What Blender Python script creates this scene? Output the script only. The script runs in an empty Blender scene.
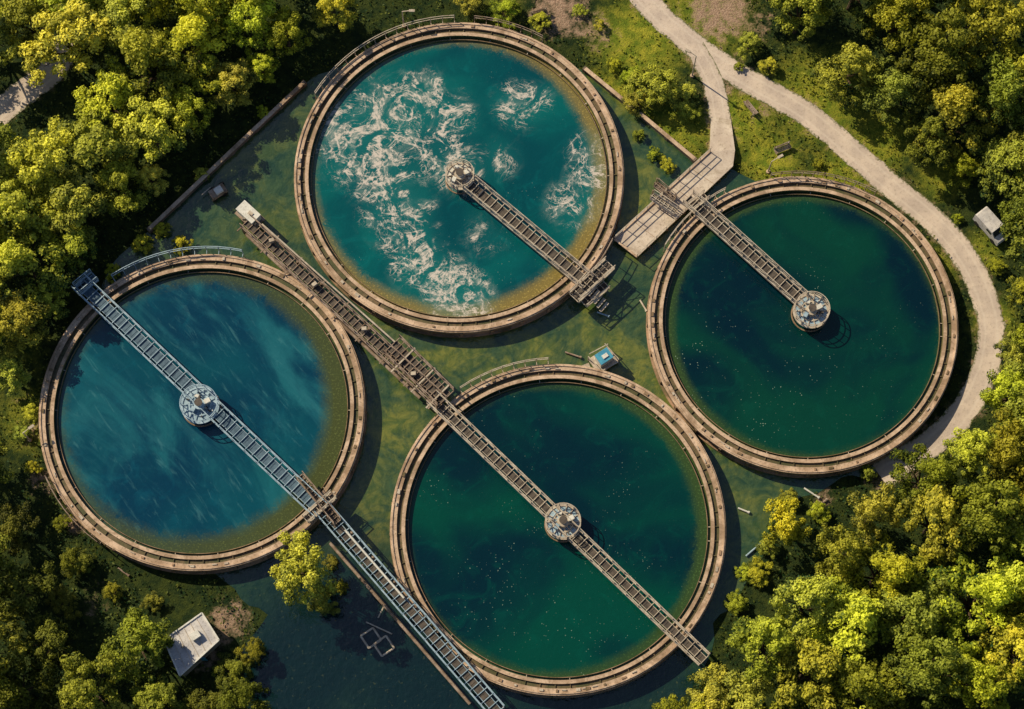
import bpy, bmesh, math, random
import numpy as np
from mathutils import Vector, noise
random.seed(7); rng=np.random.default_rng(7)
S=bpy.context.scene
# ---------------------------------------------------------------- camera
TILT=math.radians(15.5); LENS=70.0; F=1024*LENS/36; D=F*0.1
CAM=Vector((0,-D*math.sin(TILT),D*math.cos(TILT)))
cd=bpy.data.cameras.new("camera"); cd.lens=LENS; cd.sensor_width=36; cd.clip_end=8000; cd.clip_start=1
co=bpy.data.objects.new("camera",cd); co.location=CAM; co.rotation_euler=(TILT,0,0)
S.collection.objects.link(co); S.camera=co
def P(u,v,z=0.0):
    """world point at height z on the camera ray through pixel (u, v)"""
    dx=(u-512)/F; dy=-(v-354.5)/F
    d=Vector((dx,dy*math.cos(TILT)+math.sin(TILT),dy*math.sin(TILT)-math.cos(TILT)))
    s=(z-CAM.z)/d.z
    return Vector((CAM.x+d.x*s,CAM.y+d.y*s,z))
# ---------------------------------------------------------------- light
SUN=Vector((-0.80,0.60,0)).normalized(); EL=math.radians(38)
sd=Vector((SUN.x*math.cos(EL),SUN.y*math.cos(EL),math.sin(EL)))
l=bpy.data.lights.new("sun","SUN"); l.energy=5.0; l.angle=math.radians(0.5); l.color=(1.0,0.84,0.57)
lo=bpy.data.objects.new("sun",l); lo.rotation_euler=(-sd).to_track_quat('-Z','Y').to_euler(); lo.location=(0,0,60)
S.collection.objects.link(lo)
w=bpy.data.worlds.new("World"); S.world=w; w.use_nodes=True
nt=w.node_tree; sky=nt.nodes.new("ShaderNodeTexSky"); sky.sky_type='NISHITA'; sky.sun_disc=False
sky.sun_elevation=EL; sky.sun_rotation=math.atan2(SUN.x,SUN.y)
nt.links.new(sky.outputs[0],nt.nodes["Background"].inputs[0]); nt.nodes["Background"].inputs[1].default_value=0.07
S.view_settings.view_transform='Standard'; S.view_settings.look='None'; S.view_settings.exposure=0
# ---------------------------------------------------------------- node helper
class NT:
    def __init__(s,name):
        s.m=bpy.data.materials.new(name); s.m.use_nodes=True; s.t=s.m.node_tree
        s.b=s.t.nodes["Principled BSDF"]; s.out=s.t.nodes["Material Output"]
        s.tc=s.n("ShaderNodeTexCoord"); s.obj=s.tc.outputs["Object"]
    def n(s,t,**k):
        x=s.t.nodes.new(t)
        for a,v in k.items(): setattr(x,a,v)
        return x
    def L(s,a,b): s.t.links.new(a,b)
    def put(s,inp,v):
        if isinstance(v,(int,float)): inp.default_value=v
        elif isinstance(v,(tuple,list)): inp.default_value=tuple(v)+((1,) if len(v)==3 and len(inp.default_value)==4 else ())
        else: s.L(v,inp)
    def noise(s,scale,detail=4,rough=.55,dist=0,vec=None):
        x=s.n("ShaderNodeTexNoise"); x.inputs["Scale"].default_value=scale; x.inputs["Detail"].default_value=detail
        x.inputs["Roughness"].default_value=rough; x.inputs["Distortion"].default_value=dist
        s.L(vec or s.obj,x.inputs["Vector"]); return x.outputs["Fac"]
    def math(s,op,a,b=0.0,c=None,clamp=False):
        x=s.n("ShaderNodeMath",operation=op,use_clamp=clamp); s.put(x.inputs[0],a); s.put(x.inputs[1],b)
        if c is not None: s.put(x.inputs[2],c)
        return x.outputs[0]
    def ramp(s,v,a,b,c=0.0,d=1.0):
        x=s.n("ShaderNodeMapRange",interpolation_type='SMOOTHSTEP'); s.put(x.inputs[0],v)
        for i,q in enumerate((a,b,c,d)): s.put(x.inputs[i+1],q)
        return x.outputs[0]
    def mix(s,f,a,b,mode='MIX'):
        x=s.n("ShaderNodeMix",data_type='RGBA',blend_type=mode); s.put(x.inputs[0],f); s.put(x.inputs[6],a); s.put(x.inputs[7],b)
        return x.outputs[2]
    def attr(s,name):
        x=s.n("ShaderNodeAttribute",attribute_name=name); return x.outputs["Fac"]
    def bump(s,h,st,dist=0.1):
        x=s.n("ShaderNodeBump"); x.inputs["Strength"].default_value=st; x.inputs["Distance"].default_value=dist
        s.L(h,x.inputs["Height"]); s.L(x.outputs[0],s.b.inputs["Normal"])
    def map(s,rot=0,scale=(1,1,1),loc=(0,0,0)):
        x=s.n("ShaderNodeMapping"); x.inputs["Rotation"].default_value=(0,0,rot); x.inputs["Location"].default_value=loc
        s.L(s.obj,x.inputs["Vector"])
        y=s.n("ShaderNodeMapping"); y.inputs["Scale"].default_value=scale; s.L(x.outputs[0],y.inputs["Vector"]); return y.outputs[0]
    def fin(s,col,rough=.8,spec=.3,metal=0):
        s.put(s.b.inputs["Base Color"],col); s.put(s.b.inputs["Roughness"],rough)
        s.b.inputs["Specular IOR Level"].default_value=spec; s.b.inputs["Metallic"].default_value=metal
        return s.m
def surf(name,a,b,scale=1.5,rough=.8,dark=None,spec=.3,metal=0,bump=.4,stain=None):
    t=NT(name); n1=t.noise(scale,4,.65); c=t.mix(t.ramp(n1,.35,.65),a,b)
    n2=t.noise(scale*6,3,.7)
    if stain: c=t.mix(t.ramp(t.noise(.22,5,.75,1.0),.46,.64,0,.85),c,stain)
    c=t.mix(t.ramp(n2,.52,.72,0,.75),c,dark or tuple(x*.4 for x in a))
    if bump: t.bump(n2,bump,.04)
    return t.fin(c,rough,spec,metal)
M={}
M['conc']=surf("weathered_concrete",(.66,.50,.38),(.46,.33,.235),.7,.85,(.17,.13,.08),stain=(.28,.19,.125))
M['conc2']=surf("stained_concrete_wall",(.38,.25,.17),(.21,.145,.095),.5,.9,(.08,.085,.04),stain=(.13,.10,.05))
M['algw']=surf("algae_covered_wall",(.12,.13,.045),(.06,.09,.03),.8,.7,(.03,.045,.02),stain=(.20,.16,.08))
M['trough']=surf("wet_launder",(.20,.14,.085),(.10,.085,.045),.6,.5,(.04,.05,.025),stain=(.06,.075,.03))
M['steel']=surf("galvanised_steel",(.58,.52,.44),(.40,.34,.28),1.2,.5,(.2,.12,.07),bump=0)
M['steelb']=surf("blue_grey_steel",(.40,.54,.66),(.25,.37,.48),1.2,.5,(.12,.14,.17),bump=0)
M['rust']=surf("rusty_steel",(.38,.30,.25),(.20,.14,.10),1.0,.7,(.06,.04,.025),bump=0)
M['grate']=surf("dark_grating",(.12,.10,.085),(.07,.06,.055),2,.6,bump=0)
M['grateb']=surf("blue_grating",(.10,.17,.24),(.06,.11,.17),2,.6,bump=0)
M['white']=surf("chalky_white_paint",(.75,.75,.72),(.6,.6,.57),1.5,.6,(.3,.28,.25),bump=0)
M['bluep']=surf("blue_paint",(.08,.36,.52),(.05,.25,.42),1.5,.5,bump=0)
M['slab']=surf("concrete_paving",(.64,.56,.48),(.50,.42,.36),.5,.9,(.28,.22,.17),stain=(.40,.33,.26))
M['roof']=surf("pale_roof_sheet",(.62,.60,.60),(.45,.44,.46),.9,.6,(.2,.18,.17))
M['wallb']=surf("plastered_wall",(.4,.36,.3),(.28,.25,.2),.8,.9)
M['glass']=surf("dark_glass",(.02,.03,.04),(.02,.03,.04),1,.1,spec=.6,bump=0)
M['bark']=surf("bark",(.10,.07,.045),(.06,.04,.025),3,.95)
M['wallk']=surf("old_retaining_wall",(.22,.17,.13),(.12,.095,.07),1,.9)
M['rubber']=surf("black_rubber",(.02,.02,.02),(.03,.03,.03),2,.8,bump=0)
# ---------------------------------------------------------------- mesh builder
class MB:
    def __init__(s): s.v=[];s.f=[];s.mi=[];s.ms=[]
    def mid(s,m):
        if m not in s.ms: s.ms.append(m)
        return s.ms.index(m)
    def add(s,vs,fs,m):
        o=len(s.v); s.v+= [tuple(x) for x in vs]; k=s.mid(m)
        for f in fs: s.f.append([i+o for i in f]); s.mi.append(k)
    def beam(s,a,b,w,h,m):
        a=Vector(a);b=Vector(b);d=(b-a)
        if d.length<1e-6: return
        d.normalize(); sd=d.cross(Vector((0,0,1)))
        if sd.length<1e-3: sd=Vector((1,0,0))
        sd.normalize(); up=sd.cross(d)
        q=[p+sd*x*w/2+up*y*h/2 for p in(a,b) for x,y in((-1,-1),(1,-1),(1,1),(-1,1))]
        s.add(q,[(0,3,2,1),(4,5,6,7),(0,1,5,4),(1,2,6,5),(2,3,7,6),(3,0,4,7)],m)
    def box(s,c,sx,sy,sz,m,rot=0):
        c=Vector(c);d=Vector((math.cos(rot),math.sin(rot),0))
        s.beam(c-d*sx/2,c+d*sx/2,sy,sz,m)
    def cyl(s,a,b,r0,r1,m,n=12,cap=True):
        a=Vector(a);b=Vector(b);d=(b-a).normalized(); x=d.orthogonal().normalized(); y=d.cross(x)
        q=[];
        for p,r in((a,r0),(b,r1)):
            for i in range(n):
                t=2*math.pi*i/n; q.append(p+x*math.cos(t)*r+y*math.sin(t)*r)
        fs=[(i,(i+1)%n,n+(i+1)%n,n+i) for i in range(n)]
        if cap: fs+=[tuple(range(n-1,-1,-1)),tuple(range(n,2*n))]
        s.add(q,fs,m)
    def lathe(s,c,prof,ms,n=180,a0=0,a1=2*math.pi):
        c=Vector(c);full=abs(a1-a0-2*math.pi)<1e-6; k=n if full else n+1
        for j in range(len(prof)-1):
            q=[]
            for r,z in prof[j:j+2]:
                for i in range(k):
                    t=a0+(a1-a0)*i/n; q.append(c+Vector((r*math.cos(t),r*math.sin(t),z)))
            s.add(q,[(i,k+i,k+(i+1)%k,(i+1)%k) for i in range(n)],ms[j])
    def obj(s,name,parent=None,origin=None):
        me=bpy.data.meshes.new(name)
        o=Vector(origin) if origin is not None else Vector((0,0,0))
        me.from_pydata([(x-o.x,y-o.y,z-o.z) for x,y,z in s.v],[],s.f)
        for m in s.ms: me.materials.append(m)
        me.polygons.foreach_set("material_index",s.mi); me.update()
        ob=bpy.data.objects.new(name,me); ob.location=o; S.collection.objects.link(ob)
        if parent: ob.parent=parent
        return ob
def empty(name):
    e=bpy.data.objects.new(name,None); e.empty_display_size=1; S.collection.objects.link(e); return e
def fattr(me,name,arr):
    a=me.attributes.new(name,'FLOAT','POINT'); a.data.foreach_set("value",np.asarray(arr,dtype=np.float32).ravel())
def inpoly(x,y,poly):
    x=np.asarray(x);y=np.asarray(y);c=np.zeros(x.shape,bool);n=len(poly)
    for i in range(n):
        x1,y1=poly[i];x2,y2=poly[(i+1)%n]
        if y1==y2: continue
        c^=((y1>y)!=(y2>y))&(x<(x2-x1)*(y-y1)/(y2-y1)+x1)
    return c
def blobs(x,y,bl):
    r=np.zeros(np.shape(x))
    for u,v,rad,amp in bl:
        p=P(u,v); d=np.hypot(x-p.x,y-p.y)/(rad*.1); r=np.maximum(r,amp*np.clip(1.4-d,0,1))
    return r
def spline(pts,sub=8):
    out=[]; q=[pts[0]]+pts+[pts[-1]]
    for i in range(1,len(q)-2):
        a,b,c,d=q[i-1:i+3]
        for k in range(sub):
            t=k/sub
            out.append(0.5*((2*b)+(c-a)*t+(2*a-5*b+4*c-d)*t*t+(3*b-a-3*c+d)*t**3))
    out.append(q[-2]); return out
def polydist(x,y,pts):
    r=np.full(np.shape(x),1e9)
    for a,b in zip(pts[:-1],pts[1:]):
        dx,dy=b.x-a.x,b.y-a.y; t=np.clip(((x-a.x)*dx+(y-a.y)*dy)/(dx*dx+dy*dy+1e-9),0,1)
        r=np.minimum(r,np.hypot(x-a.x-t*dx,y-a.y-t*dy))
    return r
# ---------------------------------------------------------------- layout
H=1.6
TK=[dict(c=(459,174),rx=165),dict(c=(202,409),rx=163),dict(c=(558,526),rx=168),dict(c=(803,322),rx=155)]
for t in TK:
    u,v=t['c']; top=P(u,v,H); t['o']=Vector((top.x,top.y,0)); t['R']=(P(u+t['rx'],v,H)-top).length-.1
ROADS=[([(625,-30),(648,4),(700,50),(752,83),(805,113),(850,150),(890,185),(935,222),(968,262),(988,310),(990,350),(974,395),(945,432),(905,460),(880,476)],2.7),
       ([(694,46),(712,80),(719,112),(722,140),(716,160)],2.2),
       ([(-40,150),(0,112),(30,88),(52,70),(70,40)],3.0)]
RP=[(spline([P(*p) for p in pts]),wd) for pts,wd in ROADS]
basin_px=[(312,78),(232,152),(150,230),(112,262),(90,300),(120,420),(160,540),(235,585),(262,620),(235,665),(225,760),(430,790),(630,760),(690,690),(735,600),(757,560),(780,505),(850,478),(905,460),(880,300),(760,180),(690,160),(640,116),(590,74),(540,50),(400,30)]
BAS=[(P(u,v).x,P(u,v).y) for u,v in basin_px]
LUSH=[(640,40,55,1),(740,120,40,1),(770,160,35,1),(840,180,40,.9),(620,110,50,1),(680,130,40,.9),(880,140,40,.9),(930,270,30,.8),(995,320,25,.9),(30,420,40,.6),(700,20,60,.8),(500,10,30,.5),(820,100,60,.9),(20,350,30,.5),(940,180,30,.7),(985,250,25,.7)]
# ---------------------------------------------------------------- ground
def axis(lo,hi,st):
    a=np.arange(lo,hi+.01,st); far=np.array([5,12,25,50,100,200,500,1200,2500.])
    return np.concatenate([lo-far[::-1],a,hi+far])
xs=axis(-66,66,1.0); ys=axis(-50,60,1.0); X,Y=np.meshgrid(xs,ys)
nx,ny=len(xs),len(ys)
V=np.stack([X.ravel(),Y.ravel(),np.zeros(X.size)],1)
Fc=[(j*nx+i,j*nx+i+1,(j+1)*nx+i+1,(j+1)*nx+i) for j in range(ny-1) for i in range(nx-1)]
me=bpy.data.meshes.new("ground"); me.from_pydata(V.tolist(),[],Fc)
soil=blobs(X,Y,[(560,10,45,.85),(600,35,30,.7),(720,12,45,.9),(760,25,25,.7),(585,25,30,.7),(30,430,25,.6),(20,400,20,.5),(45,480,25,.7),(75,520,22,.8),(905,455,30,.9),(950,440,25,.6),(660,170,25,.8),(690,185,25,.8),(770,470,30,.5),(820,495,20,.7),(745,520,20,.6),(230,620,30,.8),(205,650,30,.8),(760,115,20,.6),(790,150,20,.5),(1000,350,22,.6),(975,270,15,.4),(100,600,35,.5)])
lush=blobs(X,Y,LUSH)
dist=np.min([polydist(X,Y,p) for p,_ in RP],axis=0)
soil=np.maximum(soil,np.clip(1-(dist-1.2)/1.6,0,1)*.7)
fattr(me,"soil",soil); fattr(me,"lush",lush)
t=NT("meadow_ground")
n2=t.noise(.9,6,.65); n3=t.noise(5,4,.7)
base=t.mix(t.ramp(n2,.35,.65),(.014,.030,.012),(.050,.068,.016))
lu=t.mix(t.ramp(n2,.35,.7),(.14,.20,.020),(.40,.38,.042))
g=t.mix(t.math('MULTIPLY',t.attr("lush"),t.ramp(t.math('ADD',t.attr("lush"),t.math('ADD',n2,n3)),1.0,1.65)),base,lu)
g=t.mix(t.ramp(n3,.45,.75,0,.6),g,(.02,.030,.01))
so=t.mix(t.ramp(n3,.35,.65),(.50,.36,.27),(.26,.17,.12))
g=t.mix(t.ramp(t.math('ADD',t.attr("soil"),t.math('MULTIPLY_ADD',n2,1.6,t.math('MULTIPLY',n3,.9))),1.75,2.2),g,so)
t.bump(n3,.8,.25); me.materials.append(t.fin(g,.95,.1))
gr=bpy.data.objects.new("ground",me); S.collection.objects.link(gr)
# ---------------------------------------------------------------- basin water
bm=bmesh.new()
pts=[]
n=len(BAS)
for i in range(n):
    a=Vector((*BAS[i],0));b=Vector((*BAS[(i+1)%n],0)); k=max(1,int((b-a).length/1.0))
    straight=i in(0,1,2,21,22,23)
    for j in range(k):
        p=a.lerp(b,j/k)
        if not straight: p+=Vector((noise.noise(p*.35),noise.noise(p*.35+Vector((9,3,1))),0))*1.1
        pts.append(bm.verts.new((p.x,p.y,.02)))
f=bm.faces.new(pts)
if f.normal.z<0: f.normal_flip()
for k in np.arange(-48,50,2.0):
    bmesh.ops.bisect_plane(bm,geom=bm.verts[:]+bm.edges[:]+bm.faces[:],plane_co=(k+.013,0,0),plane_no=(1,0,0))
    bmesh.ops.bisect_plane(bm,geom=bm.verts[:]+bm.edges[:]+bm.faces[:],plane_co=(0,k+.017,0),plane_no=(0,1,0))
me=bpy.data.meshes.new("basin_water"); bm.to_mesh(me); bm.free()
for p in me.polygons:
    if p.normal.z<0: p.flip()
x=np.array([v.co.x for v in me.vertices]);y=np.array([v.co.y for v in me.vertices])
fattr(me,"deep",blobs(x,y,[(330,640,110,1),(280,690,110,1),(420,700,110,1),(560,730,110,.9),(660,700,60,.8),(300,600,50,.8)]))
fattr(me,"algae",blobs(x,y,[(430,345,70,.9),(520,350,60,.9),(600,330,50,.9),(640,220,50,1),(640,150,40,.9),(380,420,60,.9),(370,520,50,.8),(390,570,40,.5),(640,380,50,.9),(700,430,60,.9),(740,480,50,.7),(270,230,50,.65),(250,170,50,.5),(290,130,50,.4),(170,245,40,.3),(620,90,50,.9),(720,560,50,.4)]))
t=NT("murky_basin_water"); n1=t.noise(.16,4,.65,1.5); n2=t.noise(.5,5,.65,1.5); n3=t.noise(2.5,4,.7,.5)
c=t.mix(t.ramp(n2,.3,.7),(.012,.046,.032),(.040,.090,.042))
al=t.mix(t.ramp(n2,.35,.65),(.080,.125,.026),(.205,.215,.040))
c=t.mix(t.math('MULTIPLY',t.attr("algae"),t.ramp(n1,.38,.58,.12,1)),c,al)
c=t.mix(t.math('MULTIPLY',t.attr("algae"),t.ramp(t.noise(1.1,4,.7,1),.50,.66,0,.5)),c,(.03,.07,.028))
c=t.mix(t.attr("deep"),c,t.mix(n2,(.002,.011,.016),(.004,.022,.024)))
c=t.mix(t.ramp(n3,.60,.75,0,.35),c,(.18,.20,.07))
t.bump(t.noise(1.4,3,.6,.4),.5,.15); me.materials.append(t.fin(c,.06,.9))
bw=bpy.data.objects.new("basin_water",me); S.collection.objects.link(bw)
# ---------------------------------------------------------------- roads
t=NT("gravel_road"); n1=t.noise(.4,4,.6); n2=t.noise(3,5,.75); e=t.math('ABSOLUTE',t.attr("across"))
c=t.mix(t.ramp(n1,.35,.65),(.64,.54,.46),(.50,.42,.37)); c=t.mix(t.ramp(n2,.5,.7,0,.5),c,(.27,.22,.18))
tr=t.ramp(t.math('ABSOLUTE',t.math('SUBTRACT',e,.45)),.0,.16,.35,0); c=t.mix(tr,c,(.70,.62,.54))
c=t.mix(t.ramp(t.math('MULTIPLY_ADD',n2,.9,e),1.25,1.5),c,(.09,.11,.03))
t.bump(n2,.5,.05); MR=t.fin(c,.9,.2)
for ri,(pl,wd) in enumerate(RP):
    vs=[];fs=[];ac=[];A=[-1,-.7,-.35,0,.35,.7,1]
    for i,p in enumerate(pl):
        d=(pl[min(i+1,len(pl)-1)]-pl[max(i-1,0)]).normalized(); s_=Vector((-d.y,d.x,0))
        for a in A:
            ww=wd/2*(1+.22*noise.noise(Vector((i*.5,a*3+ri*7,0))))
            q=p+s_*a*ww; vs.append((q.x,q.y,.03+.006*ri)); ac.append(a)
    m=len(A)
    for i in range(len(pl)-1):
        for j in range(m-1): fs.append((i*m+j,(i+1)*m+j,(i+1)*m+j+1,i*m+j+1)[::-1])
    me=bpy.data.meshes.new("road"); me.from_pydata(vs,[],fs); fattr(me,"across",ac); me.materials.append(MR)
    ob=bpy.data.objects.new("gravel_road" if ri!=1 else "footpath",me); S.collection.objects.link(ob)
# ---------------------------------------------------------------- tanks
def water_mat(name,ca,cb,algae,streak=0,foam=0,specks=.2,seed=0):
    t=NT(name); n1=t.noise(.07,3,.5,.8,t.map(loc=(seed*7.3,seed*3.1,seed))); n2=t.noise(.7,4,.6,1.0); n3=t.noise(5,3,.7)
    c=t.mix(t.ramp(n1,.38,.62),ca,cb)
    c=t.mix(t.ramp(t.noise(.35,4,.65,1.5),.5,.8,0,.35),c,tuple(min(1,q*1.7) for q in cb))
    if streak:
        R1=math.radians(-38)
        st=t.noise(.17,5,.58,.9,t.map(R1,(1,.4,1))); c=t.mix(t.ramp(st,.46,.70,0,streak),c,(.022,.20,.24))
        st=t.noise(.5,5,.65,.6,t.map(math.radians(-48),(1,.25,1),(9,4,2))); c=t.mix(t.ramp(st,.5,.74,0,streak*.7),c,(.03,.18,.23))
        st=t.noise(1.8,4,.7,.5,t.map(R1,(1,.18,1))); c=t.mix(t.ramp(st,.55,.75,0,streak*.6),c,(.09,.28,.32))
    al=t.attr("edge")
    c=t.mix(t.math('MULTIPLY',al,t.ramp(t.math('ADD',n2,t.math('MULTIPLY',al,.4)),.42,.72),clamp=True),c,algae)
    c=t.mix(t.math('MULTIPLY',al,t.ramp(n3,.52,.68,0,.8)),c,tuple(q*2.3 for q in algae))
    if foam:
        fm0=t.attr("foam"); patch=t.ramp(t.noise(.30,4,.6,1.2),.38,.58,.08,1.2)
        fm=t.math('MULTIPLY',fm0,patch)
        outs=[]
        for sc,wd,am,ds in((.13,.048,1.0,3.2),(.30,.042,1.0,2.4),(.8,.030,.5,1.6)):
            a=t.noise(sc,7,.60,ds); ra=t.math('ABSOLUTE',t.math('SUBTRACT',a,.5))
            fa=t.math('SUBTRACT',1,t.ramp(ra,.0,t.math('MULTIPLY_ADD',fm,wd,.0008)))
            outs.append(t.math('MULTIPLY',fa,am))
        f_=t.math('ADD',t.math('ADD',outs[0],outs[1]),outs[2])
        f_=t.math('MULTIPLY',f_,t.ramp(fm,.04,.7))
        f_=t.math('MULTIPLY',f_,t.ramp(t.noise(1.3,5,.7,.5),.36,.58,.22,1.0),clamp=True)
        c=t.mix(t.math('MULTIPLY',fm0,.35,clamp=True),c,(.015,.20,.20))
        hz=t.ramp(t.noise(.25,6,.65,2.5),.47,.60); c=t.mix(t.math('MULTIPLY',t.math('MULTIPLY',hz,fm),.36,clamp=True),c,(.30,.38,.36))
        c=t.mix(t.math('MULTIPLY',f_,.85,clamp=True),c,(.72,.64,.59))
    for vs_,th_,rr in((4.5,.5,.24),(1.7,.8,.10)):
        vo=t.n("ShaderNodeTexVoronoi"); vo.inputs["Scale"].default_value=vs_; t.L(t.obj,vo.inputs["Vector"])
        sc=t.n("ShaderNodeSeparateColor"); t.L(vo.outputs["Color"],sc.inputs[0])
        sp=t.math('MULTIPLY',t.math('LESS_THAN',vo.outputs["Distance"],t.math('MULTIPLY',sc.outputs[1],rr)),t.math('GREATER_THAN',sc.outputs[0],th_))
        sp=t.math('MULTIPLY',sp,t.ramp(t.noise(.16,4,.65,1,t.map(loc=(seed*5,2,seed))),.50,.68,.03*specks,specks))
        c=t.mix(sp,c,(.30,.42,.34))
    t.bump(t.noise(1.3,4,.65,.5),.25,.10)
    return t.fin(c,.09,.5)
TK[0]['w']=water_mat("aerated_teal_water",(.000,.060,.080),(.001,.110,.115),(.22,.17,.05),foam=1,specks=.5,seed=1)
TK[1]['w']=water_mat("blue_water",(.001,.038,.082),(.002,.066,.105),(.060,.075,.022),streak=.5,specks=.05,seed=2)
TK[2]['w']=water_mat("dark_green_water",(.000,.018,.030),(.000,.056,.040),(.035,.070,.020),specks=.7,seed=3)
TK[3]['w']=water_mat("deep_green_water",(.000,.014,.026),(.001,.046,.030),(.035,.070,.020),specks=.8,seed=4)
foamb=[(-11,5,3.4,1),(-8,6.5,3.6,1),(-5,7,3.4,1),(-2,6.3,3,.9),(-9.5,2.5,3.4,1),(-7.5,-.5,3,1),(-6.3,-3.6,3,1),(-5,-6.5,2.5,.9),(-4,-9,2.5,.9),(-1.5,-11,2.2,.9),(0,-13,2.8,1),(6,7.8,2.2,.75),(8,8.5,1.4,.75),(13,3,1.8,.65),(13.2,0,2.0,.7),(11.5,-3,2.2,.7),(4.2,2,1.8,.6),(2.5,-6.5,1.8,.5),(-2,2.5,2.2,.8),(0,1,2.4,1),(-3.5,9.5,2,.7)]
for k,t in enumerate(TK):
    R=t['R'];o=t['o']; e=empty("settling_tank"); t['e']=e
    b=MB(); C,C2,TR,AW=M['conc'],M['conc2'],M['trough'],M['algw']
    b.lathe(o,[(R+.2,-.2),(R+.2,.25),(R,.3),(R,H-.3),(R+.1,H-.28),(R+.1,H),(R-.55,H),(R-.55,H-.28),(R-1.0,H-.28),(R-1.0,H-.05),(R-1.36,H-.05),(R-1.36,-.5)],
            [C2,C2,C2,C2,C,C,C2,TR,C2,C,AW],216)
    b.lathe(o,[(R-1.62,H-.8),(R-1.62,H-.42),(R-1.68,H-.42),(R-1.68,H-.8)],[AW,C2,AW],216)
    b.lathe(o,[(R-.02,H+.004),(R-.02,H+.10),(R-.14,H+.10),(R-.14,H+.004)],[C]*3,216)
    n=int(2*math.pi*R/1.5)
    for i in range(n):
        a=2*math.pi*i/n; d=Vector((math.cos(a),math.sin(a),0))
        if random.random()<.85: b.beam(o+d*(R-1.0)+Vector((0,0,H-.2)),o+d*(R-.55)+Vector((0,0,H-.2)),.08,.1,TR)
        if i%2==0: b.beam(o+d*(R+.005)+Vector((0,0,H/2-.1)),o+d*(R+.17)+Vector((0,0,H/2-.1)),.3,H-.45,C2)
        if i%3==0: b.beam(o+d*(R-1.68)+Vector((0,0,H-.5)),o+d*(R-1.36)+Vector((0,0,H-.5)),.07,.07,M['steel'])
        if random.random()<.4:
            a2=a+random.random()*.05; d2=Vector((math.cos(a2),math.sin(a2),0))
            b.box(o+d2*(R-.33)+Vector((0,0,H+.05)),random.uniform(.15,.3),random.uniform(.15,.5),.13,C2 if random.random()<.6 else M['steel'],a2)
    for i in range(14):
        a=random.random()*6.28; d=Vector((math.cos(a),math.sin(a),0)); d3=Vector((math.cos(a+.03),math.sin(a+.03),0))
        b.beam(o+d*(R-.42)+Vector((0,0,H+.06)),o+d3*(R-.4)+Vector((0,0,H+.06)),.09,.09,M['steel'])
    b.obj("ring_wall",e,o)
    nr,ns=36,144; vs=[(0,0,0)];rad=[0]
    rw=R-1.36
    for i in range(1,nr+1):
        for j in range(ns):
            a=2*math.pi*j/ns; vs.append((rw*i/nr*math.cos(a),rw*i/nr*math.sin(a),0)); rad.append(i/nr)
    fs=[(0,1+j,1+(j+1)%ns) for j in range(ns)]
    for i in range(nr-1):
        for j in range(ns):
            a=1+i*ns+j;c=1+i*ns+(j+1)%ns; fs.append((a,a+ns,c+ns,c))
    me=bpy.data.meshes.new("water"); me.from_pydata(vs,[],fs); va=np.array(vs); rad=np.array(rad)
    th=np.arctan2(va[:,1],va[:,0])
    wdt={0:(.10,-40),1:(.15,-20),2:(.08,0),3:(.08,160)}[k]
    side=.6+.4*np.cos(th-math.radians(wdt[1]))
    ed=np.clip((rad-(1-wdt[0]*(0.5+side)))/(wdt[0]*.7),0,1)*(.5+.5*side)
    fattr(me,"edge",ed)
    fo=np.zeros(len(va))
    if k==0:
        for fx,fy,fr,am in foamb: fo=np.maximum(fo,am*np.clip(1.6-np.hypot(va[:,0]-fx,va[:,1]-fy)/fr,0,1))
    fattr(me,"foam",fo); me.materials.append(t['w'])
    for p in me.polygons: p.use_smooth=True
    ob=bpy.data.objects.new("water",me); ob.location=o+Vector((0,0,H-.68)); S.collection.objects.link(ob); ob.parent=e
# ---------------------------------------------------------------- walkways
def walkway(b,a,c,wd,ms,md,step=1.0,rail=1.05,truss=True,plate=.55,rw=.07,rung=.07):
    a=Vector(a);c=Vector(c);d=(c-a);Ln=d.length;d.normalize();s=Vector((-d.y,d.x,0)).normalized();up=Vector((0,0,1))
    for q in(-1,1):
        o=s*q*wd/2
        b.beam(a+o,c+o,.13,.30,ms); b.beam(a+o+up*rail,c+o+up*rail,rw,rw,ms); b.beam(a+o+up*rail*.55,c+o+up*rail*.55,rw*.6,rw*.6,ms)
        n=max(1,round(Ln/1.6))
        for i in range(n+1):
            p=a.lerp(c,i/n)+o; b.beam(p+up*.17,p+up*rail,rw,rw,ms)
            if truss and i<n:
                p2=a.lerp(c,(i+1)/n)+o
                if i%2: p,p2=p2,p
                b.beam(p+up*.1,p2+up*(rail-.05),.045,.045,ms)
    n=max(1,round(Ln/step))
    for i in range(n+1):
        p=a.lerp(c,i/n); b.beam(p-s*(wd/2-.08),p+s*(wd/2-.08),rung,.10,ms)
    b.beam(a-up*.12,c-up*.12,wd*plate,.05,md)
    for q in(-1,1): b.beam(a-up*.07+s*q*wd*plate/2,c-up*.07+s*q*wd*plate/2,.05,.07,ms)
    n=max(1,round(Ln/.45))
    for i in range(n+1):
        p=a.lerp(c,i/n)-up*.08; b.beam(p-s*(wd*plate/2-.03),p+s*(wd*plate/2-.03),.07,.03,M['grateb'] if md is M['grateb'] else M['grate'])
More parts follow.
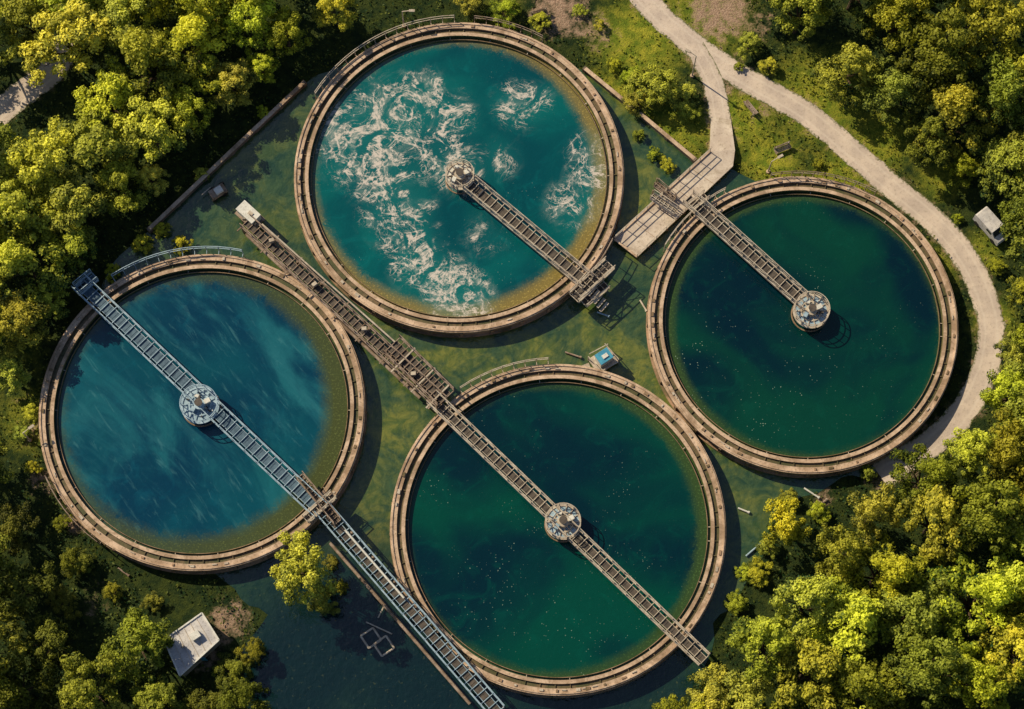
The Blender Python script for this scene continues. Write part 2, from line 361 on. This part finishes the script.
def hub(b,c,r,ms,md,zw):
    c=Vector(c); up=Vector((0,0,1))
    b.lathe(c,[(r,-.15),(r,0.02),(r-.2,0.02),(r-.2,-.1)],[ms]*3,36)
    b.lathe(c,[(.01,-.06),(r-.2,-.06)],[md],36); b.lathe(c,[(r*.6,-.05),(r*.6,.06),(r*.52,.06),(r*.52,-.05)],[ms]*3,28)
    for i in range(14):
        a=2*math.pi*i/14; d=Vector((math.cos(a),math.sin(a),0)); b.beam(c+d*.4,c+d*(r-.2),.08,.1,ms)
        b.beam(c+d*(r-.08),c+d*(r-.08)+up*1.05,.06,.06,ms)
    for z in(.55,1.05): b.lathe(c+up*z,[(r-.04,-.035),(r-.04,.035),(r-.11,.035),(r-.11,-.035)],[ms]*3,36)
    b.cyl(c+up*-.0,c+up*.5,.62,.55,ms,16); b.cyl(c+up*.5,c+up*1.1,.32,.28,M['white'],14); b.cyl(c+up*1.1,c+up*1.2,.4,.4,M['grate'],14)
    b.box(c+Vector((.75,.3,.35)),.6,.45,.55,M['white'],.5); b.box(c+Vector((-.6,-.5,.3)),.5,.4,.45,md,1.1)
    b.box(c+Vector((-.3,.85,.25)),.4,.3,.4,M['white'],-.3)
    for i in range(9):
        a=random.random()*6.28;q=random.uniform(.5,r*.8); b.box(c+Vector((math.cos(a)*q,math.sin(a)*q,.2)),random.uniform(.1,.4),.12,random.uniform(.1,.5),random.choice([M['white'],M['steel'],M['grate']]),a)
    b.cyl(Vector((c.x,c.y,zw-1)),c-up*.1,.55,.55,M['conc2'],16)
    b.lathe(Vector((c.x,c.y,zw)),[(r*1.02,-.2),(r*1.02,.12),(r*.95,.12),(r*.95,-.2)],[M['conc2']]*3,36)
ZB=H+.45
def bridge_obj(name,e,fn):
    b=MB(); fn(b); return b.obj(name,e)
zw=H-.68
def t1(b):
    a=P(462,178,ZB);c=P(588,283,ZB); walkway(b,a,c,1.65,M['steel'],M['grate'],.85)
    p=P(574,298,ZB);q=P(610,264,ZB); walkway(b,p,q,1.3,M['steel'],M['grate'],.6)
    p=P(583,303,ZB-.6);q=P(606,284,ZB-.6); walkway(b,p,q,1.1,M['steel'],M['grate'],.5,.9)
    for i in range(5):
        p=P(592+i*3,291+i*4,ZB-.3*i); b.box(p,.3,1.2,.06,M['steel'],-.7)
bridge_obj("scraper_bridge",TK[0]['e'],t1)
bridge_obj("drive_hub",TK[0]['e'],lambda b:hub(b,P(460,176,ZB+.1),1.5,M['steel'],M['white'],zw))
def t2(b):
    a=P(80,283,ZB);c=P(322,512,ZB); walkway(b,a,c,1.75,M['steelb'],M['grateb'],.9,plate=.6)
    walkway(b,P(78,290,ZB),P(95,276,ZB),1.1,M['steelb'],M['grateb'],.6)
    b.beam(a-Vector((0,0,ZB)),a,.2,.2,M['steelb'])
bridge_obj("scraper_bridge",TK[1]['e'],t2)
bridge_obj("drive_hub",TK[1]['e'],lambda b:hub(b,P(200,405,ZB+.1),1.9,M['steelb'],M['steelb'],zw))
def t3(b): walkway(b,P(432,398,ZB),P(704,660,ZB),1.4,M['steel'],M['grate'],.9,plate=.5)
bridge_obj("scraper_bridge",TK[2]['e'],t3)
bridge_obj("drive_hub",TK[2]['e'],lambda b:hub(b,P(563,522,ZB+.1),1.75,M['steel'],M['steelb'],zw))
def t4(b): walkway(b,P(688,198,ZB),P(808,306,ZB),1.5,M['steel'],M['grate'],.85,plate=.55)
bridge_obj("scraper_bridge",TK[3]['e'],t4)
bridge_obj("drive_hub",TK[3]['e'],lambda b:hub(b,P(811,311,ZB+.1),1.8,M['steel'],M['steelb'],zw))
b=MB(); a=P(246,222,ZB);c=P(442,404,ZB); walkway(b,a,c,1.4,M['rust'],M['grate'],.7,plate=.5)
a2=P(246,234,1.4);c2=P(420,398,1.4); b.cyl(a2,c2,.17,.17,M['rust'],10)
a3=P(262,224,2.4);c3=P(395,342,2.4); b.cyl(a3,c3,.09,.09,M['steel'],8)
walkway(b,P(392,345,ZB+.25),P(446,398,ZB+.25),2.2,M['rust'],M['grate'],.65,plate=.6)
for u,v in[(405,360),(425,380),(440,396)]:
    p=P(u+10,v-12,ZB+.4);q=P(u-14,v+12,ZB+.4); b.beam(p,q,.15,.15,M['steel'])
for i in range(9):
    p=a.lerp(c,i/8.2)
    for s_ in(-.7,.7):
        q=p+Vector((s_*.6,s_*.6,0)); b.beam(Vector((q.x,q.y,-.3)),q,.2,.2,M['rust'])
    b.beam(p+Vector((.9,.9,-.2)),p+Vector((-.9,-.9,-.2)),.12,.12,M['rust'])
    if i%2: b.box(p+Vector((random.uniform(-.3,.3),.2,.4)),.5,.35,.5,M['steel'],random.random())
b.obj("catwalk")
b=MB()
walkway(b,P(322,508,ZB+.1),P(498,712,ZB+.1),1.6,M['steelb'],M['grate'],.8,plate=.5)
walkway(b,P(300,476,ZB+.3),P(338,522,ZB+.3),.8,M['rust'],M['grate'],.5)
walkway(b,P(306,520,ZB+.3),P(334,495,ZB+.3),.8,M['steel'],M['grate'],.5)
b.cyl(P(345,530,2.5),P(404,598,2.5),.11,.11,M['white'],8); b.cyl(P(330,543,1),P(470,704,1),.16,.16,M['rust'],10)
for i in range(9):
    p=P(325,512,ZB).lerp(P(498,712,ZB),i/8)
    for s_ in(-1,1): q=p+Vector((s_*.5,s_*.4,0)); b.beam(Vector((q.x,q.y,-.3)),q,.2,.2,M['rust'])
b.obj("catwalk")
b=MB(); p=P(249,214,1.9); r=-.75
b.box(p,2.2,1.2,1.2,M['white'],r); b.box(p+Vector((0,0,.64)),2.3,1.3,.1,M['white'],r); b.box(p+Vector((.25,-.2,.72)),.5,.4,.12,M['steel'],r)
b.box(p-Vector((0,0,.7)),2.7,1.7,.16,M['rust'],r)
for dx,dy in((-1,-.4),(1,-.6),(0,.8),(-.2,-.9)): b.beam(p+Vector((dx*.8,dy*.8,-1.9)),p+Vector((dx*.8,dy*.8,-.75)),.15,.15,M['rust'])
d=Vector((math.cos(r),math.sin(r),0));s_=Vector((-d.y,d.x,0)); b.beam(p+s_*-.62+d*.2-Vector((0,0,.4)),p+s_*-.62+d*.2+Vector((0,0,.4)),.7,.05,M['steel'])
b.obj("control_cabinet")
b=MB(); p=P(603,362,0); r=.6
b.box(p+Vector((0,0,.5)),2.4,1.9,.14,M['steel'],r); b.box(p+Vector((0,0,1.35)),1.3,1.0,1.55,M['white'],r); b.box(p+Vector((0,0,2.18)),1.5,1.2,.12,M['bluep'],r)
b.box(p+Vector((.1,0,2.3)),.6,.4,.12,M['white'],r)
for i in range(4):
    a=r+math.pi/4+i*math.pi/2+(.1 if i%2 else -.1); q=p+Vector((math.cos(a)*1.5,math.sin(a)*1.5,0)); b.beam(q+Vector((0,0,-.2)),q+Vector((0,0,1.5)),.09,.09,M['steel'])
    a2=a+math.pi/2; q2=p+Vector((math.cos(a2)*1.5,math.sin(a2)*1.5,0)); b.beam(q+Vector((0,0,1.5)),q2+Vector((0,0,1.5)),.07,.07,M['steel'])
b.beam(P(590,366,.55),P(575,372,.55),.7,.1,M['steel'])
b.obj("pump_kiosk")
b=MB(); q=[(614,239),(637,257),(733,166),(735,150),(710,151)]
zt=.75
tp=[P(u,v,zt) for u,v in q]; bt=[Vector((x.x,x.y,zt-.3)) for x in tp]; n=len(q)
b.add(tp+bt,[tuple(range(n)) ,tuple(range(2*n-1,n-1,-1))]+[(i,n+i,n+(i+1)%n,(i+1)%n) for i in range(n)],M['slab'])
def edge(b,a,c,m,h=1.0):
    n=max(1,round((c-a).length/1.5))
    for i in range(n+1):
        p=a.lerp(c,i/n); b.beam(p,p+Vector((0,0,h)),.06,.06,m)
    for z in(h,h*.55): b.beam(a+Vector((0,0,z)),c+Vector((0,0,z)),.06,.06,m)
for i,j in((0,1),(0,4)):
    b.beam(tp[i]+Vector((0,0,.07)),tp[j]+Vector((0,0,.07)),.22,.14,M['conc'])
edge(b,tp[0]+Vector((.1,0,.14)),tp[4]+Vector((0,-.1,.14)),M['steel']); edge(b,tp[1],tp[1].lerp(tp[2],.6),M['steel'])
for k in range(1,5):
    p=tp[0].lerp(tp[4],k/5);q2=tp[1].lerp(tp[2],k/5); b.beam(p.lerp(q2,.03)+Vector((0,0,.004)),p.lerp(q2,.97)+Vector((0,0,.004)),.04,.012,M['conc2'])
for k in range(5):
    for A_,B_ in((0,4),(1,2)):
        p=tp[A_].lerp(tp[B_],.1+k*.2)*.92+(tp[0]+tp[2])/2*.08; b.beam(Vector((p.x,p.y,-.2)),Vector((p.x,p.y,zt-.3)),.3,.3,M['conc2'])
g0=[P(711,116,.05),P(731,120,.05)]
r0=[tp[4],tp[3]]
b.add([r0[0],r0[1],g0[1],g0[0],Vector((r0[0].x,r0[0].y,0)),Vector((r0[1].x,r0[1].y,0)),Vector((g0[1].x,g0[1].y,0)),Vector((g0[0].x,g0[0].y,0))],[(0,1,2,3),(1,5,6,2),(0,3,7,4)],M['slab'])
b.obj("concrete_walkway")
b=MB()
walkway(b,P(652,196,1.7),P(676,212,1.7),.7,M['steel'],M['grate'],.5,truss=False); walkway(b,P(656,184,1.2),P(674,200,1.2),.6,M['rust'],M['grate'],.5,truss=False)
walkway(b,P(690,208,1.9),P(706,196,1.9),.8,M['steel'],M['grate'],.5,truss=False)
for u,v in((652,196),(676,212),(656,184),(674,200)): p=P(u,v,0); b.beam(p,p+Vector((0,0,1.7)),.12,.12,M['rust'])
b.obj("steel_stair_platform")
def wall(name,pts,h=.7,wd=.32):
    b=MB(); q=[P(u,v,h/2) for u,v in pts]
    for a,c in zip(q[:-1],q[1:]):
        b.beam(a,c,wd,h,M['wallk']); b.beam(a+Vector((0,0,h/2+.04)),c+Vector((0,0,h/2+.04)),wd+.08,.075,M['conc'])
        n=int((c-a).length/3)
        for i in range(n+1): b.box(a.lerp(c,i/max(n,1))+Vector((0,0,.02)),.4,.45,h+.1,M['wallk'],math.atan2(c.y-a.y,c.x-a.x))
    b.obj(name)
wall("retaining_wall",[(304,84),(232,152),(150,230)]); wall("retaining_wall",[(585,70),(640,115),(694,160)])
def arc_rail(name,k,a0,a1,off=.5,m='steel'):
    b=MB(); t=TK[k]; n=int(abs(a1-a0)/4); pr=None
    for i in range(n+1):
        a=math.radians(a0+(a1-a0)*i/n); d=Vector((math.cos(a),math.sin(a),0)); p=t['o']+d*(t['R']+off)
        b.beam(p,p+Vector((0,0,H+1.0)),.06,.06,M[m]); b.beam(p+Vector((0,0,H-.2)),t['o']+d*t['R']+Vector((0,0,H-.2)),.05,.05,M[m])
        if pr is not None:
            for z in(H+1,H+.5): b.beam(pr+Vector((0,0,z)),p+Vector((0,0,z)),.06,.06,M[m])
        pr=p
    b.obj(name)
arc_rail("railing",0,92,150,.45); arc_rail("railing",0,60,85,.45,'rust'); arc_rail("railing",1,78,125,.6,'steelb'); arc_rail("railing",2,93,125,.5)
arc_rail("railing",0,-48,-25,.4,'rust'); arc_rail("railing",3,118,150,.4); arc_rail("railing",3,60,100,.3,'rust'); arc_rail("railing",1,205,235,.4,'rust')
def lamp(u,v,hh=6,az=0):
    b=MB(); p=P(u,v,0); d=Vector((math.cos(az),math.sin(az),0))
    b.cyl(p,p+Vector((0,0,.25)),.22,.2,M['conc'],10); b.cyl(p+Vector((0,0,.25)),p+Vector((0,0,hh)),.09,.05,M['steel'],8)
    b.beam(p+Vector((0,0,hh)),p+Vector((0,0,hh+.2))+d*.8,.07,.07,M['steel']); b.box(p+Vector((0,0,hh+.2))+d*1.0,.6,.26,.12,M['steel'],az)
    b.obj("street_lamp")
lamp(692,76,5,2.6); lamp(404,26,3.5,0); lamp(768,172,3,.5); lamp(30,440,3,.6)
b=MB(); p=P(219,194,0); r=.6
b.box(p+Vector((0,0,.7)),1.7,1.0,.5,M['rust'],r); b.box(p+Vector((.1,0,1.1)),.8,.7,.35,M['white'],r); b.beam(p+Vector((-.8,.5,.6)),p+Vector((-1.7,-.3,.5)),.1,.1,M['steel'])
for dx,dy in((-.6,.35),(.3,.9),(-.3,-.8),(.7,-.2)):
    q=p+Vector((dx,dy,.3)); b.cyl(q,q+Vector((-.1,.15,0)),.3,.3,M['rubber'],12)
b.obj("pump_trailer")
def bench(u,v,r,name="park_bench"):
    b=MB(); p=P(u,v,0); d=Vector((math.cos(r),math.sin(r),0)); s_=Vector((-d.y,d.x,0))
    for i in range(4): b.beam(p-d*.9+s_*(i*.14)+Vector((0,0,.45)),p+d*.9+s_*(i*.14)+Vector((0,0,.45)),.11,.05,M['rust'])
    for i in range(3): b.beam(p-d*.9+s_*.52+Vector((0,0,.6+i*.15)),p+d*.9+s_*.52+Vector((0,0,.6+i*.15)),.05,.1,M['rust'])
    for q in(-.7,.7):
        for z in(0,.45): b.beam(p+d*q+s_*z,p+d*q+s_*z+Vector((0,0,.44 if z==0 else .95)),.08,.08,M['steel'])
    b.obj(name)
bench(752,108,2.2); bench(783,152,.4); bench(540,18,.3)
b=MB()
for u,v in((371,638),(384,646)):
    p=P(u,v,.15)
    for k in range(4):
        a=.6+k*math.pi/2+math.pi/4; a2=a+math.pi/2; b.cyl(p+Vector((math.cos(a),math.sin(a),0))*1.0,p+Vector((math.cos(a2),math.sin(a2),0))*1.0,.1,.1,M['steel'],8)
b.beam(P(366,622,.3),P(392,634,.3),.12,.12,M['steel']); b.beam(P(385,604,.3),P(378,618,.3),.12,.12,M['steel'])
b.obj("floating_frame")
for (u0,v0),(u1,v1),m in [((597,312),(608,316),'steelb'),((746,556),(760,544),'steelb'),((738,508),(748,512),'white'),((270,335),(280,340),'steel'),((118,568),(128,575),'rust'),((804,488),(818,497),'white'),((812,510),(826,500),'rust'),((565,352),(580,357),'rust'),((640,300),(646,310),'steel')]:
    b=MB(); b.cyl(P(u0,v0,.2),P(u1,v1,.2),.09,.09,M[m],8); b.cyl(P(u1,v1,.2),P(u1,v1,.2)+(P(u1,v1,.2)-P(u0,v0,.2)).normalized()*.15,.15,.15,M[m],8); b.obj("loose_pipe")
def hut(name,px,h,roofm):
    e=empty(name); b=MB(); q=[P(u,v,h) for u,v in px]; c=sum(q,Vector())/len(q); n=len(q)
    w_=[c+(x-c)*.93 for x in q]
    b.add([Vector((x.x,x.y,0)) for x in w_]+[Vector((x.x,x.y,h-.2)) for x in w_],[(i,(i+1)%n,n+(i+1)%n,n+i) for i in range(n)],M['wallb']); b.obj("walls",e)
    b=MB(); b.add([Vector((x.x,x.y,h-.2)) for x in q]+q,[(i,(i+1)%n,n+(i+1)%n,n+i) for i in range(n)]+[tuple(range(n,2*n)),tuple(range(n-1,-1,-1))],roofm)
    for i in range(n):
        a,d=q[i],q[(i+1)%n]; b.beam(a+Vector((0,0,.06)),d+Vector((0,0,.06)),.14,.12,M['white'])
    for k in range(1,6): b.beam(q[0].lerp(q[1],k/6)+Vector((0,0,.02)),q[3].lerp(q[2],k/6)+Vector((0,0,.02)),.05,.04,M['steel'])
    b.box(c+Vector((.4,.6,.3)),.9,.7,.5,M['white'],.6); b.cyl(c+Vector((-.8,-.4,0)),c+Vector((-.8,-.4,.7)),.15,.15,M['steel'],10)
    b.obj("roof",e)
    b=MB()
    for i in range(n):
        a,d=w_[i],w_[(i+1)%n]; m=a.lerp(d,.5); t_=(d-a).normalized(); nn=(m-c); nn.z=0; nn.normalize()
        if i==2: b.beam(Vector((m.x,m.y,.02))+nn*.03,Vector((m.x,m.y,2.0))+nn*.03,.9,.06,M['bluep'])
        else: b.beam(Vector((m.x,m.y,1.4))-t_*.6+nn*.03,Vector((m.x,m.y,1.4))+t_*.6+nn*.03,.06,.8,M['glass'])
    b.obj("door_and_windows",e)
hut("equipment_hut",[(164,640),(202,613),(219,640),(180,676)],2.6,M['roof'])
e=empty("parked_van"); c=P(989,229,0); r=math.radians(-52)
d=Vector((math.cos(r),math.sin(r),0)); s_=Vector((-d.y,d.x,0)); up=Vector((0,0,1))
b=MB(); prof=[(-1.8,.35),(-1.8,1.6),(-1.65,1.75),(.7,1.75),(1.2,1.15),(1.8,.95),(1.9,.65),(1.9,.35)]
L_=[c+d*x+s_*.75+up*z for x,z in prof];R_=[c+d*x-s_*.75+up*z for x,z in prof]; n=len(prof)
b.add(L_+R_,[tuple(range(n)),tuple(range(2*n-1,n-1,-1))]+[(i,n+i,n+(i+1)%n,(i+1)%n) for i in range(n)],M['roof']); b.obj("body",e)
b=MB()
w0=c+d*.74+up*1.72;w1=c+d*1.17+up*1.20; of=(d*.6+up*.5).normalized()*.02
b.add([w0-s_*.66+of,w0+s_*.66+of,w1+s_*.66+of,w1-s_*.66+of],[(0,1,2,3)],M['glass'])
for q in(-.76,.76): b.beam(c+d*.0+s_*q+up*1.35,c+d*.7+s_*q+up*1.35,.02,.4,M['glass'])
b.obj("windows",e); b=MB()
for x in(-1.2,1.2):
    for q in(-.8,.6): b.cyl(c+d*x+s_*q+up*.32,c+d*x+s_*(q+.2)+up*.32,.32,.32,M['rubber'],16)
b.obj("wheels",e)
# ---------------------------------------------------------------- vegetation
def leaf_mat(name,dk,lt):
    t=NT(name); oi=t.n("ShaderNodeObjectInfo")
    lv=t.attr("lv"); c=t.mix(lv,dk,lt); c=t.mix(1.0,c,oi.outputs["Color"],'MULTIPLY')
    t.fin(c,.6,.2); tr=t.n("ShaderNodeBsdfTranslucent"); t.L(t.mix(1.0,c,(1.4,1.3,.5),'MULTIPLY'),tr.inputs[0])
    mx=t.n("ShaderNodeMixShader"); mx.inputs[0].default_value=.2
    t.L(t.b.outputs[0],mx.inputs[1]); t.L(tr.outputs[0],mx.inputs[2]); t.L(mx.outputs[0],t.out.inputs[0]); return t.m
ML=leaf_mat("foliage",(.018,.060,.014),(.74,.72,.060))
def leaf_quads(pos,nrm,size,lv):
    n=len(pos); nrm=nrm/np.linalg.norm(nrm,axis=1,keepdims=True)
    r=rng.normal(size=(n,3)); a=np.cross(nrm,r); a/=np.linalg.norm(a,axis=1,keepdims=True); c=np.cross(nrm,a)
    s=size[:,None]
    v=np.stack([pos-a*s,pos-c*s*.6+nrm*s*.15,pos+a*s,pos+c*s*.6+nrm*s*.15],1).reshape(-1,3)
    return v,np.repeat(lv,4)
def veg_mesh(name,v,lv,extra=None):
    nq=len(v)//4; fc=np.arange(nq*4).reshape(-1,4).tolist()
    ev=[];ef=[]
    if extra: ev=extra.v; ef=[[i+nq*4 for i in f] for f in extra.f]
    me=bpy.data.meshes.new(name); me.from_pydata(v.tolist()+[tuple(q) for q in ev],[],fc+ef)
    fattr(me,"lv",np.concatenate([lv,np.zeros(len(ev))])); me.materials.append(ML); me.materials.append(M['bark'])
    me.polygons.foreach_set("material_index",[0]*nq+[1]*len(ef)); return me
def make_tree(seed,nc=60,per=140):
    g=np.random.default_rng(seed); P_=[];N_=[];S_=[];LV=[]; ex=MB()
    ex.cyl((0,0,-.1),(.1,0,3.6),.34,.22,M['bark'],8); cl=[]
    nb=int(g.integers(6,9)); boughs=[]
    for i in range(nb):
        a=2*math.pi*i/nb+g.uniform(-.35,.35); q=g.uniform(1.9,3.2); boughs.append((np.array([q*math.cos(a),q*math.sin(a),g.uniform(4.0,7.0)]),g.uniform(1.0,1.6)))
    for i in range(3): boughs.append((np.array([g.uniform(-1.3,1.3),g.uniform(-1.3,1.3),g.uniform(7.0,9.4)]),g.uniform(1.1,1.7)))
    for bc,br in boughs:
        btone=g.uniform(-.14,.14)
        for i in range(max(4,int(nc/len(boughs)*br/1.3))):
            dd=g.normal(size=3); dd[2]=abs(dd[2])*.9-.25; dd/=np.linalg.norm(dd); c=bc+dd*br*g.uniform(.6,1.1)*np.array([1,1,.8]); rc=g.uniform(.3,.8); cl.append((c,rc,btone))
    for c,rc,bt in cl:
        n=int(per*rc*rc*1.35+18)
        dd=g.normal(size=(n,3)); dd[:,2]+=.45; dd/=np.linalg.norm(dd,axis=1,keepdims=True)
        rad=rc*g.uniform(.5,1.3,n)**.7
        P_.append(c+dd*rad[:,None]*np.array([1,1,.8])); N_.append(dd+g.normal(size=(n,3))*.4+np.array([-.2,.12,.3]))
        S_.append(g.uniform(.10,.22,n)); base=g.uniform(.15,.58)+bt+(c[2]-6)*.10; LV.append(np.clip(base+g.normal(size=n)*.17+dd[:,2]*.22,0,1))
    for bc,br in boughs:
        m=Vector((bc[0]*.4,bc[1]*.4,4.0)); ex.cyl((.08,0,2.6),m,.16,.11,M['bark'],6); ex.cyl(m,tuple(bc),.11,.03,M['bark'],5)
    v,lv=leaf_quads(np.concatenate(P_),np.concatenate(N_),np.concatenate(S_),np.concatenate(LV))
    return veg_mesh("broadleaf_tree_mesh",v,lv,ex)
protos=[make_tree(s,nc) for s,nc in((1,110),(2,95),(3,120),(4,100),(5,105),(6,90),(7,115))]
def tree(u,v,r,tint=1.0,hs=1.0):
    sc=r*.1/3.9; h=6.2*sc*hs; p=P(u,v,h+1)
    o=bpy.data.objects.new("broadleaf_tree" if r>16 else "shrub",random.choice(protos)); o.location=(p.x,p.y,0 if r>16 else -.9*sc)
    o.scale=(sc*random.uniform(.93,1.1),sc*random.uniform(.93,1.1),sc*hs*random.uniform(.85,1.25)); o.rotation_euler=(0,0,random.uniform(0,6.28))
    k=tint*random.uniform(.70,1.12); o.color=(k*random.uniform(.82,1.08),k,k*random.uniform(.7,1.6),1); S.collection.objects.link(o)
UL=[(65,35,44),(118,5,38),(148,60,40),(190,42,40),(250,10,34),(228,76,27),(285,30,25),(105,95,36),(335,8,24),(38,158,38),(95,140,40),(148,125,36),(186,108,26),(15,205,40),(68,200,36),(116,180,30),(150,176,18),(25,258,36),(72,245,24),(12,318,30),(46,298,20),(6,372,20),(258,60,20),(30,20,34),(200,0,36),(-30,150,44),(-30,230,44),(-30,310,36),(150,-30,42),(250,-35,42),(60,-35,44),(-30,20,44)]
UR=[(802,8,30),(852,60,34),(900,15,34),(897,88,30),(945,52,42),(992,18,40),(960,112,38),(1006,92,36),(1012,160,34),(928,138,26),(1022,210,26),(1040,60,42),(1050,140,42),(1055,230,40),(1028,290,18),(1050,330,32),(860,-20,36),(940,-30,42),(775,-25,30),(968,165,20)]
LR=[(1012,392,26),(1045,400,40),(972,452,26),(1010,448,34),(925,478,28),(876,512,28),(940,520,38),(990,515,38),(786,520,24),(842,552,30),(885,572,38),(808,602,32),(850,622,40),(920,605,40),(980,600,42),(1022,570,38),(768,645,32),(812,668,38),(870,690,38),(930,668,38),(985,680,36),(716,694,26),(752,702,30),(676,712,20),(1020,650,36),(1060,480,44),(1065,600,44),(700,745,34),(790,750,44),(880,760,44),(970,760,44),(1018,352,18),(1024,430,26)]
LL=[(300,568,34,.95),(322,598,16,.8),(132,640,36,.85),(88,690,34,.85),(48,640,26,.4),(18,590,30,.3),(15,690,34,.4),(150,705,28,.6),(8,525,22,.4),(240,705,28,.3),(60,600,16,.4),(-30,560,40,.4),(-30,650,44,.4),(60,750,44,.5),(160,760,40,.5),(-28,460,30,.6),(250,650,14,.45),(230,668,16,.45),(70,560,14,.4),(205,704,20,.4)]  # last value scales leaf colour; low ones paint in this corner's shade
for L_,k in((UL,1.12),(UR,.72),(LR,1.15)):
    for u,v,r in L_: tree(u,v,r,k*(.65 if random.random()<.22 else 1),.85 if L_ is UL else 1)
for u,v,r,k in LL: tree(u,v,r,k,.85)
for u,v,r in [(655,82,24),(640,95,16),(685,90,16),(690,108,12),(632,72,12),(668,160,9),(655,150,7),(640,130,7),(615,60,9),(540,15,12),(505,5,16),(470,-2,16),(790,495,10),(820,510,12),(770,545,12),(738,600,12),(745,570,9),(760,570,14),(1000,262,10),(30,410,12),(20,430,9),(60,520,9),(330,560,8),(340,585,8),(180,240,9),(140,240,11),(160,225,9),(110,268,10),(200,170,8),(262,108,8),(80,560,12),(110,590,10),(150,600,10),(30,465,8),(870,470,8),(780,180,5),(820,160,6),(750,40,14),(770,60,10),(740,62,6),(580,5,8),(600,20,7),(860,185,5),(960,215,6)]:
    tree(u,v,r,.95 if v<480 or u>400 else .6,.6)  # lower-left shrubs get the same shade painted into their tint
N=120000
x=rng.uniform(-62,62,N); y=rng.uniform(-45,58,N)
ok=~inpoly(x,y,BAS)
for t in TK: ok&=np.hypot(x-t['o'].x,y-t['o'].y)>t['R']+.6
for (p,wd) in RP: ok&=polydist(x,y,p)>wd*.5+rng.uniform(-.2,1.0,N)
so=blobs(x,y,[(560,10,45,1),(720,12,45,1),(600,35,30,.8),(905,455,30,.9),(205,650,30,1),(190,640,30,1.5)])
ok&=rng.uniform(0,1,N)>so
pn=np.array([noise.noise(Vector((a*.22,b_*.22,3)))+.5*noise.noise(Vector((a*.8,b_*.8,1))) for a,b_ in zip(x,y)])
ok&=pn>rng.uniform(-.6,.35,N)
x=x[ok];y=y[ok];pn=pn[ok];n=len(x)
pos=np.stack([x,y,rng.uniform(.03,.35,n)*(1+pn)],1); nn=rng.normal(size=(n,3))*.5+np.array([0,0,1])
lu=blobs(x,y,LUSH)
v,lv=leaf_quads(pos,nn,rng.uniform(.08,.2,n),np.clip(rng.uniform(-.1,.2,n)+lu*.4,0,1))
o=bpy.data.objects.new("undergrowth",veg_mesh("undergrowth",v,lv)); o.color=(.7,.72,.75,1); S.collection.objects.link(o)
print("DONE",n)
